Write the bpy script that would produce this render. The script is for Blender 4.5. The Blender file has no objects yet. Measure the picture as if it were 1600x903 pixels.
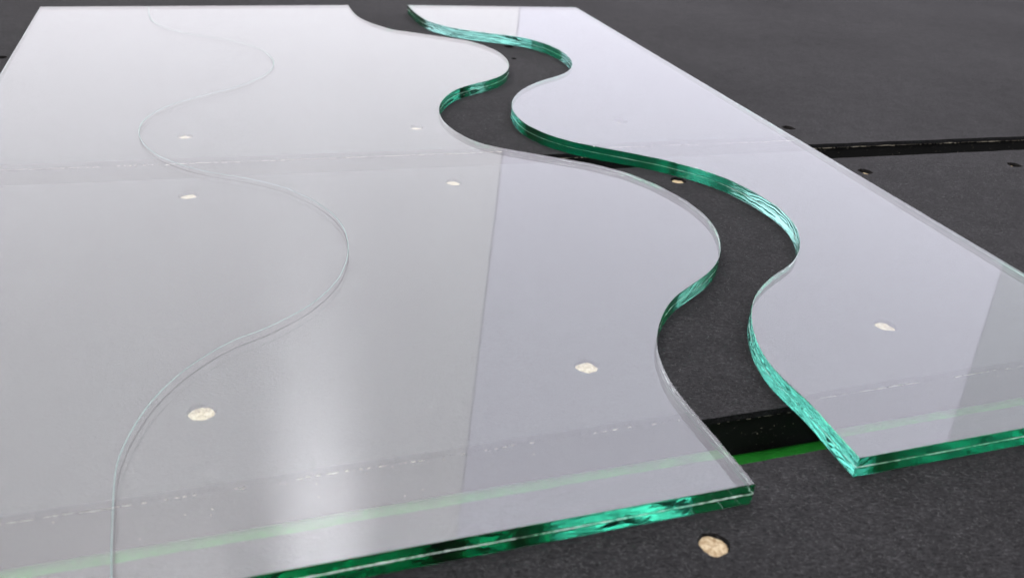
import bpy, bmesh, math, random
import numpy as np
from mathutils import Vector, Matrix, Euler

scene = bpy.context.scene
COL = scene.collection
MM = 0.001
R = math.radians

# ------------------------------------------------------------------ camera
F_PX, PITCH, ROLL = 1349.1, 28.908, 4.373
cam_data = bpy.data.cameras.new('camera')
cam_data.sensor_fit = 'HORIZONTAL'
cam_data.sensor_width = 36.0
cam_data.lens = 36.0 * F_PX / 1600.0
cam_data.clip_start = 0.01
cam_data.clip_end = 50.0
cam = bpy.data.objects.new('camera', cam_data)
COL.objects.link(cam)
right0 = Vector((1, 0, 0))
fwd = Vector((0, math.cos(R(PITCH)), -math.sin(R(PITCH))))
down0 = Vector((0, -math.sin(R(PITCH)), -math.cos(R(PITCH))))
c_, s_ = math.cos(R(ROLL)), math.sin(R(ROLL))
right = right0 * c_ - down0 * s_
down = right0 * s_ + down0 * c_
m = Matrix((right, -down, -fwd)).transposed().to_4x4()
m.translation = Vector((0, 0, 0.2))
cam.matrix_world = m
cam_data.dof.use_dof = True
cam_data.dof.focus_distance = 0.46
cam_data.dof.aperture_fstop = 16.0
scene.camera = cam

# ------------------------------------------------------------------ ambient light of the hall
world = bpy.data.worlds.new('World')
scene.world = world
world.use_nodes = True
bg = world.node_tree.nodes['Background']
bg.inputs['Color'].default_value = (0.97, 0.97, 1.0, 1)
bg.inputs['Strength'].default_value = 0.70


def area_lamp(name, loc, size, power, color, aim=(0, 0, -1)):
    d = bpy.data.lights.new(name, 'AREA')
    d.shape = 'RECTANGLE'
    d.size, d.size_y = size
    d.energy = power
    d.color = color
    o = bpy.data.objects.new(name, d)
    COL.objects.link(o)
    o.location = loc
    o.rotation_euler = Vector(aim).to_track_quat('-Z', 'Y').to_euler()
    return o


area_lamp('ceiling_lamp', (-1.35, 0.45, 3.35), (2.4, 2.2), 262, (1.0, 0.985, 0.96), (0, 0.82, -0.57))
area_lamp('ceiling_lamp', (1.45, 0.45, 3.35), (2.4, 2.2), 262, (0.97, 0.98, 1.0), (0, 0.82, -0.57))
# wall washer near the top of the back wall: the soft streak mirrored in the left sheet
sp = bpy.data.lights.new('wall_washer', 'SPOT')
sp.energy = 1700
sp.spot_size = R(40)
sp.spot_blend = 1.0
sp.shadow_soft_size = 0.10
so = bpy.data.objects.new('wall_washer', sp)
COL.objects.link(so)
so.location = (-0.68, 1.9, 3.9)
so.rotation_euler = Vector((0, 0.48, -0.88)).to_track_quat('-Z', 'Y').to_euler()
so.scale = (0.36, 1, 1)

scene.view_settings.view_transform = 'Standard'
scene.view_settings.look = 'None'
scene.view_settings.gamma = 1.0
scene.view_settings.exposure = 0.0
scene.view_settings.use_curve_mapping = False
cy = scene.cycles
cy.max_bounces = 110
cy.glossy_bounces = 110
cy.transmission_bounces = 110
cy.diffuse_bounces = 4
cy.transparent_max_bounces = 16
cy.caustics_reflective = True
cy.caustics_refractive = True
cy.blur_glossy = 0.2
cy.sample_clamp_indirect = 8.0
cy.use_adaptive_sampling = False
cy.use_denoising = True

T_GLASS = 8.8          # mm, two plies
LIFT = 0.3             # mm, the sheets ride on the nap of the felt
LEFT_CUT = [(-195.2,935.6),(-192.5,927.6),(-189.7,919.7),(-186.8,911.8),(-183.8,903.9),(-180.5,896.2),(-176.8,888.6),(-172.7,881.2),(-168.3,874.1),(-163.3,867.3),(-157.6,861.0),(-151.5,855.3),(-145.3,849.6),(-138.9,844.1),(-131.8,839.6),(-123.8,837.1),(-115.6,835.1),(-107.4,833.0),(-99.3,830.7),(-91.2,828.4),(-83.1,826.1),(-75.0,823.7),(-67.0,821.4),(-59.2,818.1),(-52.3,813.2),(-45.9,807.8),(-40.1,801.7),(-35.1,794.9),(-30.5,787.9),(-26.7,780.4),(-23.6,772.6),(-20.9,764.5),(-18.9,756.4),(-17.6,748.0),(-17.0,739.7),(-17.1,731.2),(-17.9,722.9),(-19.5,714.6),(-22.1,706.6),(-25.6,698.9),(-29.9,691.7),(-34.6,684.7),(-40.0,678.2),(-45.2,671.6),(-49.8,664.6),(-54.0,657.2),(-57.0,649.4),(-59.3,641.3),(-61.0,633.0),(-62.1,624.7),(-62.6,616.3),(-62.4,607.9),(-61.5,599.5),(-60.0,591.2),(-57.8,583.1),(-54.8,575.2),(-51.1,567.6),(-46.9,560.3),(-42.1,553.4),(-36.7,547.0),(-30.5,541.3),(-23.5,536.7),(-15.7,533.3),(-7.7,530.8),(0.4,528.5),(8.5,526.2),(16.6,523.9),(24.8,521.8),(32.9,519.6),(41.0,517.4),(48.8,514.1),(56.3,510.3),(63.7,506.3),(70.1,500.9),(76.2,495.0),(82.1,489.0),(87.2,482.3),(91.9,475.4),(96.5,468.3),(100.1,460.6),(103.3,452.9),(105.7,444.8),(107.3,436.5),(108.0,428.1),(108.0,419.7),(107.2,411.3),(105.8,403.0),(103.6,394.9),(100.5,387.1),(96.6,379.6),(92.0,372.5),(87.0,365.8),(81.9,359.1),(76.9,352.3),(72.8,345.0),(69.4,337.2),(66.7,329.3),(64.5,321.1),(63.0,312.9),(62.3,304.5),(62.6,296.0),(63.5,287.7),(65.2,279.4),(67.7,271.4),(70.7,263.5),(73.8,255.7),(77.0,247.9),(80.0,240.0),(83.1,232.2),(86.1,224.3)]
RIGHT_CUT = [(-135.6,958.9),(-132.8,951.0),(-130.0,943.1),(-127.2,935.2),(-124.2,927.3),(-121.0,919.6),(-117.6,911.9),(-113.9,904.4),(-110.0,897.0),(-105.5,889.9),(-100.1,883.5),(-93.8,877.9),(-87.3,872.6),(-80.3,868.0),(-72.6,864.6),(-64.8,861.5),(-56.8,859.1),(-48.6,857.1),(-40.4,855.4),(-32.1,854.1),(-23.9,852.6),(-15.8,850.1),(-8.0,847.2),(-0.8,842.9),(5.6,837.4),(11.7,831.7),(17.0,825.2),(21.5,818.1),(25.7,810.8),(29.3,803.3),(32.2,795.4),(34.4,787.3),(36.2,779.1),(37.3,770.8),(37.7,762.4),(37.2,754.0),(36.0,745.7),(33.8,737.6),(30.7,729.8),(26.8,722.4),(22.2,715.3),(17.1,708.7),(12.2,701.8),(7.8,694.7),(3.7,687.4),(-0.0,679.9),(-3.2,672.1),(-5.8,664.1),(-7.9,656.0),(-9.4,647.7),(-10.4,639.4),(-10.7,631.0),(-10.4,622.6),(-9.3,614.3),(-7.4,606.1),(-4.9,598.1),(-1.7,590.4),(2.2,583.0),(7.3,576.2),(12.8,569.9),(19.0,564.3),(26.0,559.6),(33.1,555.2),(40.9,552.0),(48.8,549.2),(56.7,546.5),(64.7,543.9),(72.6,541.1),(80.5,538.1),(88.3,535.1),(95.8,531.3),(103.0,527.1),(110.3,522.8),(116.9,517.8),(123.3,512.2),(129.2,506.3),(134.0,499.5),(138.7,492.5),(142.8,485.2),(146.3,477.5),(149.6,469.8),(151.9,461.8),(153.5,453.5),(154.1,445.2),(153.9,436.8),(152.8,428.5),(151.0,420.3),(148.6,412.2),(145.4,404.5),(141.4,397.1),(136.5,390.2),(131.1,383.8),(125.9,377.2),(121.1,370.3),(116.8,363.1),(113.3,355.5),(110.5,347.6),(108.4,339.5),(107.0,331.2),(106.2,322.9),(106.0,314.5),(106.6,306.1),(108.0,297.8),(110.5,289.8),(113.6,282.0),(116.9,274.3),(119.4,266.3),(121.7,258.2),(124.1,250.2),(126.7,242.2)]
SCORE = [(-374.7,857.0),(-371.6,849.5),(-368.5,842.0),(-365.3,834.5),(-362.0,827.0),(-358.6,819.7),(-354.8,812.4),(-350.8,805.4),(-346.4,798.5),(-341.5,792.1),(-336.0,786.1),(-329.9,780.7),(-323.3,775.9),(-316.4,771.5),(-309.3,767.6),(-301.8,764.5),(-294.1,761.9),(-286.3,759.4),(-278.4,757.4),(-270.5,755.6),(-262.7,753.2),(-255.4,749.8),(-248.2,745.9),(-241.3,741.6),(-234.8,736.6),(-228.8,731.2),(-223.5,725.0),(-218.8,718.4),(-214.5,711.5),(-210.8,704.2),(-207.7,696.7),(-205.2,689.0),(-203.5,681.0),(-202.5,672.9),(-202.3,664.8),(-202.8,656.7),(-204.0,648.6),(-205.7,640.7),(-207.9,632.8),(-211.0,625.3),(-214.4,617.9),(-218.2,610.7),(-222.6,603.9),(-226.8,596.9),(-230.8,589.8),(-234.7,582.7),(-238.2,575.3),(-241.3,567.8),(-243.8,560.1),(-245.2,552.1),(-246.1,544.0),(-246.0,535.8),(-245.0,527.8),(-243.1,519.9),(-240.4,512.2),(-237.0,504.8),(-233.0,497.7),(-228.5,490.9),(-223.4,484.6),(-217.8,478.7),(-211.9,473.1),(-205.1,468.6),(-198.1,464.4),(-190.9,460.6),(-183.3,457.8),(-175.6,455.2),(-167.6,453.6),(-159.6,452.1),(-151.8,449.9),(-144.0,447.5),(-136.4,444.5),(-129.1,441.0),(-122.4,436.4),(-115.9,431.5),(-109.7,426.2),(-104.1,420.3),(-98.6,414.3),(-94.0,407.6),(-89.9,400.6),(-86.5,393.2),(-83.9,385.5),(-81.7,377.6),(-80.1,369.7),(-79.1,361.6),(-78.8,353.5),(-78.9,345.3),(-80.1,337.3),(-81.9,329.3),(-84.5,321.6),(-87.7,314.2),(-91.9,307.2),(-96.4,300.4),(-101.4,294.0),(-107.1,288.2),(-111.7,281.5),(-115.5,274.3),(-118.8,266.9),(-121.3,259.1),(-123.1,251.2),(-124.2,243.1),(-124.5,235.0),(-124.2,226.9),(-123.4,218.8),(-121.9,210.8),(-119.4,203.0),(-116.4,195.4),(-113.3,187.9),(-110.2,180.4),(-107.0,172.9),(-103.7,165.5)]


# ------------------------------------------------------------------ helpers
def link(name, me, mat=None, parent=None):
    o = bpy.data.objects.new(name, me)
    COL.objects.link(o)
    if mat is not None:
        me.materials.append(mat)
    if parent is not None:
        o.parent = parent
    return o


def empty(name, label, cat, loc=(0, 0, 0), group=None):
    o = bpy.data.objects.new(name, None)
    COL.objects.link(o)
    o.empty_display_size = 0.02
    o.location = loc
    o['label'] = label
    o['category'] = cat
    if group:
        o['group'] = group
    return o


def mesh_from(name, verts, faces, smooth=False):
    me = bpy.data.meshes.new(name)
    me.from_pydata([tuple(v) for v in verts], [], [tuple(f) for f in faces])
    if smooth:
        me.polygons.foreach_set('use_smooth', [True] * len(me.polygons))
    me.update()
    return me


def _hash(ix, iy, seed):
    n = (ix.astype(np.int64) * 374761393 + iy.astype(np.int64) * 668265263 + seed * 1442695041) & 0x7fffffff
    n = ((n ^ (n >> 13)) * 1274126177) & 0x7fffffff
    n = n ^ (n >> 16)
    return (n & 0xffff) / 65535.0


def vnoise(x, y, seed=0):
    """smooth value noise in -1..1"""
    x, y = np.broadcast_arrays(np.asarray(x, float), np.asarray(y, float))
    ix, iy = np.floor(x), np.floor(y)
    fx, fy = x - ix, y - iy
    fx = fx * fx * fx * (fx * (fx * 6 - 15) + 10)
    fy = fy * fy * fy * (fy * (fy * 6 - 15) + 10)
    a, b = _hash(ix, iy, seed), _hash(ix + 1, iy, seed)
    c, d = _hash(ix, iy + 1, seed), _hash(ix + 1, iy + 1, seed)
    return 2 * ((a * (1 - fx) + b * fx) * (1 - fy) + (c * (1 - fx) + d * fx) * fy) - 1


def smoothstep(a, b, x):
    t = np.clip((x - a) / (b - a), 0, 1)
    return t * t * (3 - 2 * t)


def resample(pts, step):
    """Catmull-Rom through pts, evenly spaced"""
    P = np.array(pts, float)
    Q = np.vstack([2 * P[0] - P[1], P, 2 * P[-1] - P[-2]])
    out = []
    u = np.linspace(0, 1, 24, endpoint=False)[:, None]
    for i in range(1, len(Q) - 2):
        a, b, c, d = Q[i - 1], Q[i], Q[i + 1], Q[i + 2]
        out.append(.5 * (2 * b + (c - a) * u + (2 * a - 5 * b + 4 * c - d) * u * u + (3 * b - 3 * c + d - a) * u ** 3))
    out = np.vstack(out + [P[-1:]])
    s = np.r_[0, np.cumsum(np.hypot(*np.diff(out, axis=0).T))]
    n = max(2, int(round(s[-1] / step)) + 1)
    w = np.linspace(0, s[-1], n)
    return np.stack([np.interp(w, s, out[:, k]) for k in (0, 1)], 1)


def straight(a, b, step):
    a, b = np.array(a, float), np.array(b, float)
    n = max(2, int(round(np.hypot(*(b - a)) / step)) + 1)
    return a + (b - a) * np.linspace(0, 1, n)[:, None]


# ------------------------------------------------------------------ materials
def new_mat(name):
    mt = bpy.data.materials.new(name)
    mt.use_nodes = True
    nt = mt.node_tree
    return mt, nt, nt.nodes, nt.links


def principled(name, color, rough=0.6, **kw):
    mt, nt, N, Lk = new_mat(name)
    b = N['Principled BSDF']
    b.inputs['Base Color'].default_value = (*color, 1)
    b.inputs['Roughness'].default_value = rough
    for k, v in kw.items():
        b.inputs[k.replace('_', ' ')].default_value = v
    return mt


def glass_material():
    mt, nt, N, Lk = new_mat('float_glass')
    N.remove(N['Principled BSDF'])
    out = N['Material Output']
    g = N.new('ShaderNodeBsdfGlass')
    g.inputs['Color'].default_value = (1, 1, 1, 1)
    at = N.new('ShaderNodeAttribute')            # broken and ground edge faces are a little frosted
    at.attribute_name = 'edge_frost'
    tc = N.new('ShaderNodeTexCoord')
    nz = N.new('ShaderNodeTexNoise')
    nz.inputs['Scale'].default_value = 260
    nz.inputs['Detail'].default_value = 3
    Lk.new(tc.outputs['Object'], nz.inputs['Vector'])
    mr = N.new('ShaderNodeMapRange')
    mr.inputs['From Min'].default_value = 0.35
    mr.inputs['From Max'].default_value = 0.7
    mr.inputs['To Min'].default_value = 0.02
    mr.inputs['To Max'].default_value = 0.13
    Lk.new(nz.outputs['Fac'], mr.inputs['Value'])
    mul = N.new('ShaderNodeMath')
    mul.operation = 'MULTIPLY'
    Lk.new(at.outputs['Fac'], mul.inputs[0])
    Lk.new(mr.outputs[0], mul.inputs[1])
    Lk.new(mul.outputs[0], g.inputs['Roughness'])
    g.inputs['IOR'].default_value = 1.52
    Lk.new(g.outputs[0], out.inputs['Surface'])
    v = N.new('ShaderNodeVolumeAbsorption')
    v.inputs['Color'].default_value = (ABS[0], ABS[1], ABS[2], 1)
    v.inputs['Density'].default_value = ABS[3]
    Lk.new(v.outputs[0], out.inputs['Volume'])
    return mt


ABS = (0.0, 0.70, 0.555, 10.5)      # iron-green tint, only deep along the edges
GLASS = glass_material()


def felt_material():
    mt, nt, N, Lk = new_mat('black_felt')
    b = N['Principled BSDF']
    tc = N.new('ShaderNodeTexCoord')
    rot = N.new('ShaderNodeMapping')
    rot.inputs['Rotation'].default_value = (0, 0, R(-32))
    rot.inputs['Scale'].default_value = (620, 2000, 1300)
    Lk.new(tc.outputs['Object'], rot.inputs['Vector'])
    fib = N.new('ShaderNodeTexNoise')
    fib.inputs['Scale'].default_value = 1.0
    fib.inputs['Detail'].default_value = 5
    fib.inputs['Roughness'].default_value = 0.65
    fib.inputs['Distortion'].default_value = 1.2
    Lk.new(rot.outputs[0], fib.inputs['Vector'])
    mot = N.new('ShaderNodeTexNoise')
    mot.inputs['Scale'].default_value = 60
    mot.inputs['Detail'].default_value = 7
    mot.inputs['Roughness'].default_value = 0.72
    Lk.new(tc.outputs['Object'], mot.inputs['Vector'])
    big = N.new('ShaderNodeTexNoise')
    big.inputs['Scale'].default_value = 5
    big.inputs['Detail'].default_value = 3
    Lk.new(tc.outputs['Object'], big.inputs['Vector'])
    r1 = N.new('ShaderNodeValToRGB')
    r1.color_ramp.elements[0].position = 0.38
    r1.color_ramp.elements[0].color = (0.0022, 0.0022, 0.0025, 1)
    r1.color_ramp.elements[1].position = 0.64
    r1.color_ramp.elements[1].color = (0.0205, 0.020, 0.0215, 1)
    Lk.new(fib.outputs['Fac'], r1.inputs['Fac'])
    # sparse paler hairs
    rot2 = N.new('ShaderNodeMapping')
    rot2.inputs['Rotation'].default_value = (0, 0, R(24))
    rot2.inputs['Scale'].default_value = (260, 1700, 700)
    Lk.new(tc.outputs['Object'], rot2.inputs['Vector'])
    hair = N.new('ShaderNodeTexNoise')
    hair.inputs['Scale'].default_value = 1.0
    hair.inputs['Detail'].default_value = 3
    hair.inputs['Distortion'].default_value = 2.5
    Lk.new(rot2.outputs[0], hair.inputs['Vector'])
    hr = N.new('ShaderNodeMapRange')
    hr.inputs['From Min'].default_value = 0.58
    hr.inputs['From Max'].default_value = 0.70
    Lk.new(hair.outputs['Fac'], hr.inputs['Value'])
    mxh = N.new('ShaderNodeMix')
    mxh.data_type = 'RGBA'
    mxh.inputs['B'].default_value = (0.042, 0.041, 0.044, 1)
    Lk.new(hr.outputs[0], mxh.inputs['Factor'])
    Lk.new(r1.outputs[0], mxh.inputs['A'])
    mx = N.new('ShaderNodeMix')
    mx.data_type = 'RGBA'
    mx.blend_type = 'MULTIPLY'
    mx.inputs['Factor'].default_value = 1.0
    Lk.new(mxh.outputs['Result'], mx.inputs['A'])
    add = N.new('ShaderNodeMath')
    add.operation = 'ADD'
    Lk.new(mot.outputs['Fac'], add.inputs[0])
    Lk.new(big.outputs['Fac'], add.inputs[1])
    mr = N.new('ShaderNodeMapRange')
    mr.inputs['From Min'].default_value = 0.7
    mr.inputs['From Max'].default_value = 1.3
    mr.inputs['To Min'].default_value = 0.66
    mr.inputs['To Max'].default_value = 1.34
    Lk.new(add.outputs[0], mr.inputs['Value'])
    Lk.new(mr.outputs[0], mx.inputs['B'])
    Lk.new(mx.outputs['Result'], b.inputs['Base Color'])
    b.inputs['Roughness'].default_value = 0.95
    b.inputs['Specular IOR Level'].default_value = 0.10
    b.inputs['Sheen Weight'].default_value = 0.012
    b.inputs['Sheen Roughness'].default_value = 0.5
    bp = N.new('ShaderNodeBump')
    bp.inputs['Strength'].default_value = 0.8
    bp.inputs['Distance'].default_value = 0.0004
    Lk.new(fib.outputs['Fac'], bp.inputs['Height'])
    Lk.new(bp.outputs[0], b.inputs['Normal'])
    return mt


FELT = felt_material()


def speckled(name, dark, light, scale, lo, hi, rough=0.8, stretch=(1, 1, 1), bump=0.0):
    mt, nt, N, Lk = new_mat(name)
    b = N['Principled BSDF']
    tc = N.new('ShaderNodeTexCoord')
    mp = N.new('ShaderNodeMapping')
    mp.inputs['Scale'].default_value = stretch
    Lk.new(tc.outputs['Object'], mp.inputs['Vector'])
    n = N.new('ShaderNodeTexNoise')
    n.inputs['Scale'].default_value = scale
    n.inputs['Detail'].default_value = 6
    n.inputs['Roughness'].default_value = 0.7
    Lk.new(mp.outputs[0], n.inputs['Vector'])
    r = N.new('ShaderNodeValToRGB')
    r.color_ramp.elements[0].position = lo
    r.color_ramp.elements[0].color = (*dark, 1)
    r.color_ramp.elements[1].position = hi
    r.color_ramp.elements[1].color = (*light, 1)
    Lk.new(n.outputs['Fac'], r.inputs['Fac'])
    Lk.new(r.outputs[0], b.inputs['Base Color'])
    b.inputs['Roughness'].default_value = rough
    b.inputs['Specular IOR Level'].default_value = 0.2
    if bump:
        bp = N.new('ShaderNodeBump')
        bp.inputs['Strength'].default_value = 0.6
        bp.inputs['Distance'].default_value = bump
        Lk.new(n.outputs['Fac'], bp.inputs['Height'])
        Lk.new(bp.outputs[0], b.inputs['Normal'])
    return mt


CORE = speckled('black_painted_wood', (0.006, 0.006, 0.006), (0.20, 0.19, 0.17), 520, 0.62, 0.84, 0.75, (1, 1, 1.4), 0.0002)
WOOD = speckled('pale_wood', (0.14, 0.085, 0.04), (0.33, 0.265, 0.175), 520, 0.36, 0.56, 0.85, (1, 1, 1), 0.0004)
FLECK = speckled('bare_wood_fleck', (0.20, 0.17, 0.12), (0.45, 0.41, 0.34), 500, 0.35, 0.65)
BELT = speckled('green_belt', (0.0006, 0.040, 0.0015), (0.0008, 0.082, 0.0025), 90, 0.3, 0.7, 0.55, (1, 1, 1), 0.0001)
BED = principled('dark_bed', (0.012, 0.012, 0.012), 0.9)
DUST = principled('dust', (0.72, 0.71, 0.70), 0.8)
LINT = principled('lint', (0.13, 0.128, 0.13), 0.8)
PVB = principled('interlayer_film', (0.66, 0.74, 0.71), 0.28, Transmission_Weight=0.25)
SCORE_TOP = principled('score_groove', (0.17, 0.28, 0.265), 0.3, Transmission_Weight=0.35)
SCORE_LOW = principled('score_crack', (0.015, 0.016, 0.018), 0.9)

# ------------------------------------------------------------------ the wall mirrored in the glass
WALL_Y = 2.5


def wall_panel(x0, x1, lean0, lean1, mat, parent, y=WALL_Y):
    """one tall wall board; lean = sideways drift of each joint per metre of height"""
    z0, z1 = -0.8, 3.6
    bm = bmesh.new()
    vs = []
    for yy in (y, y + 0.04):
        for x, ln, z in ((x0, lean0, z0), (x1, lean1, z0), (x1, lean1, z1), (x0, lean0, z1)):
            vs.append(bm.verts.new((x + ln * (z - 1.5), yy, z)))
    for f in ((0, 1, 2, 3), (7, 6, 5, 4), (0, 4, 5, 1), (1, 5, 6, 2), (2, 6, 7, 3), (3, 7, 4, 0)):
        bm.faces.new([vs[k] for k in f])
    bmesh.ops.bevel(bm, geom=bm.edges[:], offset=0.0015, segments=2, affect='EDGES')
    bmesh.ops.recalc_face_normals(bm, faces=bm.faces[:])
    me = bpy.data.meshes.new('wall_panel')
    bm.to_mesh(me)
    bm.free()
    return link('wall_panel', me, mat, parent)


wall = bpy.data.objects.new('wall', None)
COL.objects.link(wall)
wall['kind'] = 'structure'
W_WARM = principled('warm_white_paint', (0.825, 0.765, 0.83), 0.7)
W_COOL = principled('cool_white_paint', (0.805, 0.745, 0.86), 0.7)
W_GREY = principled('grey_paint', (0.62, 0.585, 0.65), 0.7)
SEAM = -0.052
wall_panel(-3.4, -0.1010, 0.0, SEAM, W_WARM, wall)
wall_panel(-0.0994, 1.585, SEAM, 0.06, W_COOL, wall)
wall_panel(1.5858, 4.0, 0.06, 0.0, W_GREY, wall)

# ------------------------------------------------------------------ felt-covered table boards
FELT_T = 3.0
BOARD_T = 26.0


def on_line(p, ang, u):
    return np.array(p, float) + np.array((math.cos(R(ang)), math.sin(R(ang)))) * u


NEAR_LO = ((40.7, 228.3), 19.85)
NEAR_UP = ((44.8, 258.3), 19.8)
FAR_LO = ((-6.3, 512.5), 18.6)
FAR_UP = ((24.4, 554.5), 18.3)
U0, U1 = -1000.0, 1350.0
rng = random.Random(4)


def ragged(line, a, b, seed, amp=0.35):
    """points of a felt edge from u=a to u=b"""
    n = int(abs(b - a) / 2.5)
    u = np.linspace(a, b, n)
    p = np.array(line[0]) + np.outer(u, (math.cos(R(line[1])), math.sin(R(line[1]))))
    nrm = np.array((-math.sin(R(line[1])), math.cos(R(line[1]))))
    d = amp * (vnoise(u / 14, 0 * u, seed) + 0.5 * vnoise(u / 4.5, 0 * u, seed + 1))
    return p + d[:, None] * nrm


def hole_loop(x, y, r, seed, n=26):
    a = np.linspace(0, 2 * math.pi, n, endpoint=False)
    rr = r * (1 + 0.11 * vnoise(a * 1.3, 0 * a, seed) + 0.07 * vnoise(a * 3.1, 0 * a, seed + 9))
    return np.stack([x + rr * np.cos(a), y + rr * np.sin(a)], 1)


def make_board(label, outer, core_poly, holes, fleck_line, seed):
    root = empty('table_board', label, 'table board', (0, 0, -(FELT_T + BOARD_T) * MM), 'boards of the cutting table')
    off = Vector((0, 0, (FELT_T + BOARD_T) * MM))

    def place(o):
        o.location = off
        return o
    # felt sheet with real holes
    bm = bmesh.new()
    loops = [outer] + [hole_loop(x, y, r, seed * 50 + i) for i, (x, y, r, dp) in enumerate(holes)]
    tops, bots = [], []
    for lp in loops:
        tv = [bm.verts.new((x * MM, y * MM, 0)) for x, y in lp]
        tops.append(tv)
    edges = []
    for tv in tops:
        for i in range(len(tv)):
            edges.append(bm.edges.new((tv[i], tv[(i + 1) % len(tv)])))
    bmesh.ops.triangle_fill(bm, use_beauty=True, use_dissolve=False, edges=edges)
    for f in bm.faces:
        if f.normal.z < 0:
            f.normal_flip()
    for k, tv in enumerate(tops):
        n = len(tv)
        bv = [bm.verts.new((v.co.x, v.co.y, -FELT_T * MM)) for v in tv]
        for i in range(n):
            j = (i + 1) % n
            bm.faces.new((tv[i], bv[i], bv[j], tv[j]))
    bmesh.ops.recalc_face_normals(bm, faces=bm.faces[:])
    me = bpy.data.meshes.new('felt_cover')
    bm.to_mesh(me)
    bm.free()
    place(link('felt_cover', me, FELT, root))
    # core
    n = len(core_poly)
    z0, z1 = -FELT_T * MM - 0.00002, -(FELT_T + BOARD_T) * MM
    v = [(x * MM, y * MM, z0) for x, y in core_poly] + [(x * MM, y * MM, z1) for x, y in core_poly]
    f = [tuple(range(n)), tuple(range(2 * n - 1, n - 1, -1))] + [(i, i + n, (i + 1) % n + n, (i + 1) % n) for i in range(n)]
    place(link('board_core', mesh_from('board_core', v, f), CORE, root))
    # wood seen at the bottom of every hole
    for i, (x, y, r, dp) in enumerate(holes):
        if dp is None:
            continue
        a = np.linspace(0, 2 * math.pi, 14, endpoint=False)
        rg = random.Random(seed * 77 + i)
        vs = [(0, 0, 0.25 * rg.uniform(-1, 1))]
        for q, fr in enumerate((0.5, 0.98)):
            for t in a:
                rr = r * fr * (1 + rg.uniform(-.05, .02))
                vs.append((rr * math.cos(t), rr * math.sin(t), rg.uniform(-.45, .3) - 0.25 * q))
        fs = [(0, 1 + k, 1 + (k + 1) % 14) for k in range(14)]
        fs += [(1 + k, 15 + k, 15 + (k + 1) % 14, 1 + (k + 1) % 14) for k in range(14)]
        vs = [(p[0] * MM, p[1] * MM, p[2] * MM) for p in vs]
        o = link('wood_plug', mesh_from('wood_plug', vs, fs, True), WOOD, root)
        o.location = off + Vector((x * MM, y * MM, -dp * MM))
        o.rotation_euler.z = rg.uniform(0, 6)
    # bare splinters along the seam between felt and board
    if fleck_line is not None:
        rg = random.Random(seed + 5)
        line, a, b, dens = fleck_line
        V, F = [], []
        d = np.array((math.cos(R(line[1])), math.sin(R(line[1]))))
        nn = np.array((math.sin(R(line[1])), -math.cos(R(line[1]))))
        u = a
        while u < b:
            k = 0.5 + 0.5 * float(vnoise(u / 38.0, 0.0, seed + 3))
            if rg.random() < dens * (0.45 + k):
                ln = rg.uniform(0.6, 2.0) + 22 * k ** 2 * rg.random() ** 2
                hh = rg.uniform(0.09, 0.20) + 0.16 * k * rg.random()
                z = -FELT_T - 0.1 - rg.random() ** 2 * 0.5
                m_ = 8
                base = len(V)
                for q in range(m_ + 1):
                    w = u + ln * q / m_
                    taper = math.sin(math.pi * (0.08 + 0.84 * q / m_))
                    zz = z + rg.uniform(-.12, .12)
                    p = np.array(line[0]) + d * w
                    for (o_, dz) in ((-0.4, hh), (0.35, hh * .7 * taper), (0.4, -hh * taper), (-0.4, -hh)):
                        V.append(((p[0] + nn[0] * o_) * MM, (p[1] + nn[1] * o_) * MM, (zz + dz) * MM))
                    if q:
                        for e in range(4):
                            s0, s1 = base + (q - 1) * 4, base + q * 4
                            F.append((s0 + e, s0 + (e + 1) % 4, s1 + (e + 1) % 4, s1 + e))
                u += ln
            u += rg.uniform(0.1, 3.4) * (1.05 - 0.9 * k)
        # scattered chips lower on the painted face
        for _ in range(int((b - a) * 0.18)):
            w = rg.uniform(a, b)
            z = -FELT_T - 0.8 - rg.random() ** 1.6 * 15
            p = np.array(line[0]) + d * w
            s = rg.uniform(0.06, 0.2)
            base = len(V)
            for q in range(5):
                t = q * 2 * math.pi / 5 + rg.random()
                V.append(((p[0] + d[0] * s * 1.7 * math.cos(t) + nn[0] * .30) * MM, (p[1] + d[1] * s * 1.7 * math.cos(t) + nn[1] * .30) * MM, (z + s * math.sin(t)) * MM))
            V.append(((p[0] + nn[0] * .45) * MM, (p[1] + nn[1] * .45) * MM, z * MM))
            for q in range(5):
                F.append((base + q, base + (q + 1) % 5, base + 5))
        o = place(link('wood_fleck', mesh_from('wood_fleck', V, F), FLECK, root))
        o['kind'] = 'stuff'
    return root


def shift(line, d):
    nrm = np.array((-math.sin(R(line[1])), math.cos(R(line[1])))) * d
    return ((line[0][0] + nrm[0], line[0][1] + nrm[1]), line[1])


def row(p, step, ang, ks):
    return [on_line(p, ang, step * k) for k in ks]


HR = 4.9
# near board
e = ragged(NEAR_LO, U1, U0, 11)
outer = np.vstack([[on_line(shift(NEAR_LO, -420)[0], NEAR_LO[1], U0), on_line(shift(NEAR_LO, -420)[0], NEAR_LO[1], U1)], e])
cl = shift(NEAR_LO, -0.8)
core = [on_line(shift(NEAR_LO, -419)[0], NEAR_LO[1], U0), on_line(shift(NEAR_LO, -419)[0], NEAR_LO[1], U1), on_line(*cl, U1), on_line(*cl, U0)]
holes = [(p[0], p[1], HR + 0.1, 1.35) for p in row((70.4, 204.4), 149, 19.8, (-1, 0, 1))]
make_board('black felt board nearest the viewer with one bare wood hole', outer, core, holes, None, 1)
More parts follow.
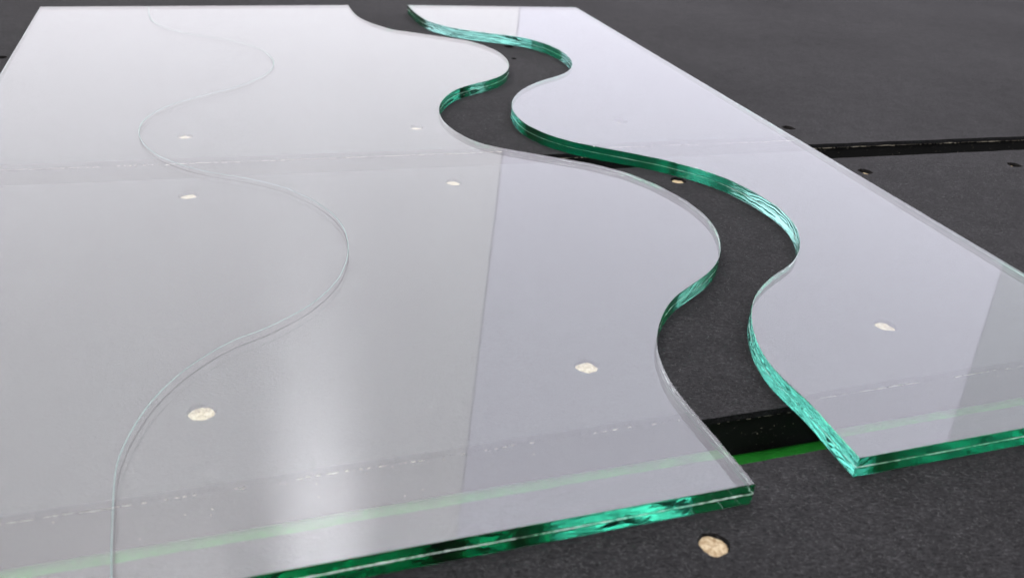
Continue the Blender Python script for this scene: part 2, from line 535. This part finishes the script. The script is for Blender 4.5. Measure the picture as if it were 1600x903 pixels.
# middle board
e1 = ragged(NEAR_UP, U0, U1, 21)
e2 = ragged(FAR_LO, U1, U0, 31)
outer = np.vstack([e1, e2])
a_, b_ = shift(NEAR_UP, 0.9), shift(FAR_LO, -0.8)
core = [on_line(*a_, U0), on_line(*a_, U1), on_line(*b_, U1), on_line(*b_, U0)]
holes = [(-248.5, 196.5, HR, 1.4), (-107.7, 245.4, HR, 1.3), (32.9, 293.5, HR, 1.3), (172.0, 344.9, HR, 1.4), (312.0, 396, HR, 1.5),
         (-179.0, 428.3, HR, 1.4), (-39.4, 475.8, HR, 1.4), (101.2, 522.7, HR, 1.5), (235.7, 566.8, HR, 2.5), (356.5, 604.9, HR, 2.3)]
make_board('black felt board between the two gaps, under the middle of the glass', outer, core, holes, (shift(NEAR_UP, 0.55), -330.0, 420.0, 0.8), 2)
# far board
e1 = ragged(FAR_UP, U0, U1, 41)
fl = shift(FAR_UP, 1050)
outer = np.vstack([e1, [on_line(*fl, U1), on_line(*fl, U0)]])
a_ = shift(FAR_UP, 0.9)
f2 = shift(FAR_UP, 1049)
core = [on_line(*a_, U0), on_line(*a_, U1), on_line(*f2, U1), on_line(*f2, U0)]
holes = [(-213.6, 517.4, HR, 1.4), (-73.9, 568.1, HR, 1.4), (69.5, 616.4, HR, 2.5), (203.9, 652.9, HR, 2.6), 
         (-21.0, 846.4, HR, 2.8), (-14.4, 801.0, 2.6, 2.8), (-423.2, 679.8, HR, 2.8)]
make_board('black felt board farthest away, beyond the far gap', outer, core, holes, (shift(FAR_UP, 0.55), -420.0, 620.0, 0.95), 3)

# table bed below the boards and the green belt in the near gap
bedv = [(-1.5, -0.9, -0.0995), (2.0, -0.4, -0.0995), (1.2, 2.0, -0.0995), (-1.9, 1.4, -0.0995)]
bedv = bedv + [(x, y, z + 0.07) for x, y, z in bedv]
bed = link('table_bed', mesh_from('table_bed', bedv, [(3, 2, 1, 0), (4, 5, 6, 7), (0, 1, 5, 4), (1, 2, 6, 5), (2, 3, 7, 6), (3, 0, 4, 7)]), BED)
bed['kind'] = 'structure'

a_, b_ = shift(NEAR_LO, 1.0), shift(NEAR_UP, -0.1)
bm = bmesh.new()
n = 60
V = []
prof = [(0.5 - 0.5 * math.cos(math.pi * k / 11), -28.9 + 9.4 * math.sin(math.pi * k / 11) ** 0.09) for k in range(12)]
NP = len(prof)
F = []
for i in range(n + 1):
    u = U0 + (U1 - U0) * i / n
    p0, p1 = on_line(*a_, u), on_line(*b_, u)
    for (w, z) in prof:
        q = p0 + (p1 - p0) * w
        V.append((q[0] * MM, q[1] * MM, (z + 0.15 * float(vnoise(i * .6, w * 2, 5))) * MM))
    if i:
        for k in range(NP):
            s0, s1 = (i - 1) * NP, i * NP
            F.append((s0 + k, s0 + (k + 1) % NP, s1 + (k + 1) % NP, s1 + k))
bm.free()
belt = link('conveyor_belt', mesh_from('conveyor_belt', V, F, True), BELT)
belt['label'] = 'bright green belt lying deep in the near gap between the boards'
belt['category'] = 'belt'


# ------------------------------------------------------------------ laminated glass sheets
def build_sheet(segments, name, label, seed, bead=0.38):
    """segments: list of (points, amplitude function(s array)->mm, kind). Outline runs counter-clockwise."""
    root = empty(name, label, 'glass sheet', (0, 0, 0), 'laminated glass sheets')
    pts, amp, hack, kind = [], [], [], []
    s0 = 0.0
    for (p, afun, hfun, kd) in segments:
        q = p[:-1]
        s = np.r_[0, np.cumsum(np.hypot(*np.diff(p, axis=0).T))]
        L_ = s[-1]
        pts.append(q)
        amp.append(afun(s[:-1], L_))
        hack.append(hfun(s[:-1], L_))
        kind += [kd] * len(q)
    P = np.vstack(pts)
    A = np.concatenate(amp)
    Hk = np.concatenate(hack)
    n = len(P)
    nxt, prv = np.roll(P, -1, 0), np.roll(P, 1, 0)
    tg = nxt - prv
    tg /= np.hypot(*tg.T)[:, None]
    nr = np.stack([tg[:, 1], -tg[:, 0]], 1)      # outward for a CCW outline
    S = np.r_[0, np.cumsum(np.hypot(*np.diff(P, axis=0).T))]
    # rows from the top arris to the bottom arris, a fine groove where the plies meet
    ch = 0.13
    half = T_GLASS / 2
    up = np.linspace(T_GLASS - ch, half + 0.22, 12)
    lo = np.linspace(half - 0.22, ch, 12)
    zs = np.r_[T_GLASS, up, half, lo, 0.0]
    inset = np.r_[ch, 0 * up, 0.10, 0 * lo, ch]
    V = np.zeros((len(zs), n, 3))
    for k, z in enumerate(zs):
        v = z / T_GLASS
        top = v >= 0.5
        w = (v - 0.5) * 2 if top else v * 2           # 0..1 inside the ply
        env = smoothstep(0, 0.10, np.array(v)) * smoothstep(0, 0.10, np.array(1 - v))
        sd = seed + (0 if top else 40)
        warp = 1.2 * vnoise(S / 26, v * 1.3 + 0 * S, sd) + 0.5 * vnoise(S / 11, v * 2.0 + 0 * S, sd + 1) + 0.12 * vnoise(S / 4, v * 3 + 0 * S, sd + 2)
        rip = np.sin(2 * math.pi * (2.4 * w + 1.1 * warp))
        fine = vnoise(S / 2.2, v * 9 + 0 * S, sd + 3)
        broad = vnoise(S / 17, v * 2 + 0 * S, sd + 4)
        rip2 = np.sin(2 * math.pi * (4.3 * w + 0.9 * vnoise(S / 8, v * 2 + 0 * S, sd + 11) + 2.0 * warp))
        d = A * (0.48 * rip + 0.10 * rip2 + 0.05 * fine + 0.55 * broad)
        # hackle: short steep ribs, only in the upper ply
        hk = Hk * (np.maximum(0, vnoise((S + 5.0 * (1 - w)) / 1.1, 0 * S, sd + 6)) ** 2) * (1.0 if top else 0.55)
        d = d * env - hk * env
        off = d - inset[k]
        if k == 0:
            off = off - 0.02 * np.maximum(0, vnoise(S / 1.6, 0 * S, seed + 8)) - 0.9 * np.maximum(0, vnoise(S / 2.3, 0 * S, seed + 12) - 0.80)
        if k == len(zs) - 1:
            off = off - 0.10 * np.maximum(0, vnoise(S / 1.3, 0 * S, seed + 9)) ** 2
        V[k, :, :2] = P + nr * off[:, None]
        V[k, :, 2] = z + LIFT
    V = V.reshape(-1, 3) * MM
    F = []
    m_ = len(zs)
    idx = np.arange(n)
    for k in range(m_ - 1):
        a, b = k * n + idx, k * n + np.roll(idx, -1)
        c, d = (k + 1) * n + np.roll(idx, -1), (k + 1) * n + idx
        F += np.stack([a, d, c, b], 1).tolist()
    nw = len(F)
    F.append(list(range(n)))                                  # top
    F.append(list(range((m_ - 1) * n, m_ * n))[::-1])         # bottom
    me = bpy.data.meshes.new('glass_body')
    me.from_pydata(V.tolist(), [], F)
    sm = [True] * nw + [False, False]
    me.polygons.foreach_set('use_smooth', sm)
    me.update()
    # crisp top and bottom rims and crisp vertical corners
    att = me.attributes.new('sharp_edge', 'BOOLEAN', 'EDGE')
    ev = np.zeros(len(me.edges) * 2, int)
    me.edges.foreach_get('vertices', ev)
    ev = ev.reshape(-1, 2)
    rim = ((ev < n).all(1)) | ((ev >= (m_ - 1) * n).all(1))
    corner = np.zeros(n, bool)
    ang = np.abs((tg * np.roll(tg, 2, 0)).sum(1))
    corner[np.roll(ang < 0.8, -1)] = True
    col = (ev[:, 0] % n == ev[:, 1] % n) & corner[ev[:, 0] % n]
    att.data.foreach_set('value', (rim | col))
    me.update()
    fr = me.attributes.new('edge_frost', 'FLOAT', 'FACE')
    fr.data.foreach_set('value', [1.0] * nw + [0.0, 0.0])
    link('glass_body', me, GLASS, root)

    # torn interlayer bead along the mid line
    kd = np.array(kind)
    base_r = np.where(kd == 'front', bead, np.where(kd == 'cut', 0.11, 0.10))
    rr = base_r * (0.58 + 0.30 * vnoise(S / 13.0, 0 * S, seed + 25) + 0.22 * vnoise(S / 3.0, 0 * S, seed + 20) + 0.30 * vnoise(S / 0.9, 0 * S, seed + 21))
    rr = np.maximum(rr, 0.03)
    dz = 0.16 * vnoise(S / 21, 0 * S, seed + 22) + 0.05 * vnoise(S / 2.2, 0 * S, seed + 23)
    side = 7
    VV = np.zeros((n, side, 3))
    for e_ in range(side):
        t = 2 * math.pi * e_ / side
        o_ = -0.06 + rr * math.cos(t) * 0.75
        VV[:, e_, :2] = P + nr * o_[:, None]
        VV[:, e_, 2] = half + LIFT + dz + rr * math.sin(t)
    FF = []
    for e_ in range(side):
        a = idx * side + e_
        b = idx * side + (e_ + 1) % side
        c = np.roll(idx, -1) * side + (e_ + 1) % side
        d = np.roll(idx, -1) * side + e_
        FF += np.stack([a, d, c, b], 1).tolist()
    link('interlayer', mesh_from('interlayer', VV.reshape(-1, 3) * MM, FF, True), PVB, root)
    return root


def const(v):
    return lambda s, L_: np.full_like(s, v)


def bumps(base, peaks):
    """amplitude along an edge: base plus soft peaks (centre fraction, half width fraction, height)"""
    def f(s, L_):
        u = s / L_
        a = np.full_like(s, base)
        for c, w, h in peaks:
            a += h * np.exp(-((u - c) / w) ** 2)
        return a
    return f


ends = lambda h0, h1, base=0.0, w=5.0: (lambda s, L_: base + h0 * np.exp(-(s / w) ** 2) + h1 * np.exp(-((L_ - s) / w) ** 2))

STEP = 0.6
# left sheet, counter-clockwise from its near left corner
LC = resample(LEFT_CUT, STEP)
near_left, near_right = (-195.9, 122.3), tuple(LEFT_CUT[-1])
far_left = (-462.9, 822.8)
left_sheet = build_sheet([
    (straight(near_left, near_right, STEP), bumps(0.007, [(0.80, 0.06, 0.03), (1.0, 0.012, 0.16)]), ends(0, 0.35, 0.05, 4.0), 'front'),
    (LC[::-1], bumps(0.05, [(0.0, 0.02, 0.12), (0.11, 0.06, 0.04), (0.24, 0.05, 0.13), (0.36, 0.06, 0.13), (0.66, 0.06, 0.09), (0.9, 0.1, 0.05)]), const(0.0), 'cut'),
    (straight(tuple(LEFT_CUT[0]), far_left, 2.0), const(0.018), const(0.0), 'back'),
    (straight(far_left, near_left, 2.0), const(0.018), const(0.0), 'back'),
], 'laminated_glass_sheet', 'large wide glass sheet on the left with a curved score line across it', 100)

RC = resample(RIGHT_CUT, STEP)
nr_left, nr_right = tuple(RIGHT_CUT[-1]), (298.1, 304.4)
fr_left, fr_right = tuple(RIGHT_CUT[0]), (48.3, 1017.8)
right_sheet = build_sheet([
    (straight(nr_left, nr_right, STEP), bumps(0.006, [(0.0, 0.025, 0.13), (0.6, 0.2, 0.004)]), ends(0.3, 0, 0.0, 4.0), 'front'),
    (straight(nr_right, fr_right, 2.0), const(0.018), const(0.0), 'back'),
    (straight(fr_right, fr_left, 2.0), const(0.018), const(0.0), 'back'),
    (RC, bumps(0.035, [(0.10, 0.07, 0.18), (0.22, 0.05, 0.10), (0.40, 0.03, 0.02), (0.62, 0.05, 0.05), (0.72, 0.05, 0.05), (0.92, 0.10, 0.17)]), const(0.0), 'cut'),
], 'laminated_glass_sheet', 'narrow glass strip on the right, its wavy green edge facing the gap', 300, 0.26)


def ribbon(name, pts, z, wfun, hgt, mat, parent, flip=False):
    """a shallow raised or sunken line that follows the scored curve"""
    P = np.array(pts)
    tg = np.gradient(P, axis=0)
    tg /= np.hypot(*tg.T)[:, None]
    nr = np.stack([-tg[:, 1], tg[:, 0]], 1)
    S = np.r_[0, np.cumsum(np.hypot(*np.diff(P, axis=0).T))]
    w = wfun(S)
    n = len(P)
    prof = [(-1, -0.3), (-0.55, 0.7), (0, 1.0), (0.55, 0.7), (1, -0.3)]
    V = np.zeros((n, len(prof), 3))
    for k, (a, b) in enumerate(prof):
        V[:, k, :2] = P + nr * (a * w)[:, None]
        V[:, k, 2] = z + b * hgt
    q = len(prof)
    F = []
    idx = np.arange(n - 1)
    for k in range(q):
        k2 = (k + 1) % q
        F += np.stack([idx * q + k, (idx + 1) * q + k, (idx + 1) * q + k2, idx * q + k2], 1).tolist()
    return link(name, mesh_from(name, V.reshape(-1, 3) * MM, F, True), mat, parent)


SC = resample(SCORE + [(-99.4, 155.3)], 1.0)
ribbon('score_line', SC, T_GLASS + LIFT + 0.01, lambda s: 0.15 + 0.13 * (1 - s / 890) + 0.05 * vnoise(s / 30, 0 * s, 7) + 0.02 * vnoise(s / 2, 0 * s, 8), 0.02, SCORE_TOP, left_sheet)
ribbon('score_crack', SC, LIFT + 0.12, lambda s: 0.20 + 0.16 * (1 - s / 890) + 0.03 * vnoise(s / 20, 0 * s, 9), 0.03, SCORE_LOW, left_sheet)


# ------------------------------------------------------------------ dust on the glass, lint on the felt
def inside(poly, x, y):
    c = False
    j = len(poly) - 1
    for i in range(len(poly)):
        xi, yi = poly[i]
        xj, yj = poly[j]
        if (yi > y) != (yj > y) and x < (xj - xi) * (y - yi) / (yj - yi) + xi:
            c = not c
        j = i
    return c


poly_l = [near_left, near_right] + [tuple(p) for p in LEFT_CUT[::-1]] + [far_left]
poly_r = [nr_left, nr_right, fr_right] + [tuple(p) for p in RIGHT_CUT]
rg = random.Random(12)
V, F = [], []
count = 0
while count < 800:
    y = 130 + 800 * rg.random() ** 1.7
    x = rg.uniform(-0.62, 0.75) * y
    if not (inside(poly_l, x, y) or inside(poly_r, x, y)):
        continue
    count += 1
    s = rg.uniform(0.03, 0.11) * (1 + 0.7 * (rg.random() > 0.96)) * (0.7 + y / 700)
    k = 6
    b0 = len(V)
    ph = rg.random() * 6
    el = rg.uniform(0.35, 1)
    for i in range(k):
        t = ph + i * 2 * math.pi / k
        r_ = s * rg.uniform(0.7, 1.3)
        cx, cy_ = r_ * math.cos(t), r_ * el * math.sin(t)
        V.append(((x + cx * math.cos(ph) - cy_ * math.sin(ph)) * MM, (y + cx * math.sin(ph) + cy_ * math.cos(ph)) * MM, (T_GLASS + LIFT + 0.01) * MM))
    V.append((x * MM, y * MM, (T_GLASS + LIFT + s * 0.6) * MM))
    for i in range(k):
        F.append((b0 + i, b0 + (i + 1) % k, b0 + k))
dust = link('dust', mesh_from('dust', V, F), DUST)
dust['label'] = 'tiny pale dust specks scattered over both glass sheets'
dust['category'] = 'dust'
dust['kind'] = 'stuff'

V, F = [], []


def fibre(x, y, ln, w, rgx, nseg=7):
    a = rgx.uniform(0, 6.28)
    bend = rgx.uniform(-0.25, 0.25)
    z = 0.12
    prev = None
    for i in range(nseg + 1):
        b0 = len(V)
        zz = z + 0.25 * math.sin(math.pi * i / nseg) * rgx.random()
        for t in (0, 2.1, 4.2):
            V.append(((x - math.sin(a) * w * math.cos(t)) * MM, (y + math.cos(a) * w * math.cos(t)) * MM, (zz + w * math.sin(t)) * MM))
        if prev is not None:
            for e_ in range(3):
                F.append((prev + e_, prev + (e_ + 1) % 3, b0 + (e_ + 1) % 3, b0 + e_))
        prev = b0
        a += bend
        x += math.cos(a) * ln / nseg
        y += math.sin(a) * ln / nseg


gap_poly = [tuple(p) for p in LEFT_CUT] + [tuple(p) for p in RIGHT_CUT[::-1]]
n = 0
while n < 11000:
    y = 120 + 560 * rg.random() ** 1.9
    x = rg.uniform(-0.1, 0.80) * y
    if inside(poly_l, x, y) or inside(poly_r, x, y):
        continue
    vn = -math.sin(R(19.8)) * (x - 44.8) + math.cos(R(19.8)) * (y - 258.3)
    if -33 < vn < 3:
        continue
    vf = -math.sin(R(18.4)) * (x - 24.4) + math.cos(R(18.4)) * (y - 554.5)
    if -36 < vf < 4:
        continue
    n += 1
    fibre(x, y, rg.uniform(0.5, 1.7) * (1 + 2.0 * (rg.random() > .99)), rg.uniform(0.010, 0.024), rg, 3)
for (x, y) in ((84, 346), (90, 352), (92, 343), (105, 328), (88, 330)):
    fibre(x, y, rg.uniform(3, 6), 0.025, rg)
lint = link('lint', mesh_from('lint', V, F), LINT)
lint['label'] = 'fine pale lint fibres lying on the black felt'
lint['category'] = 'lint'
lint['kind'] = 'stuff'
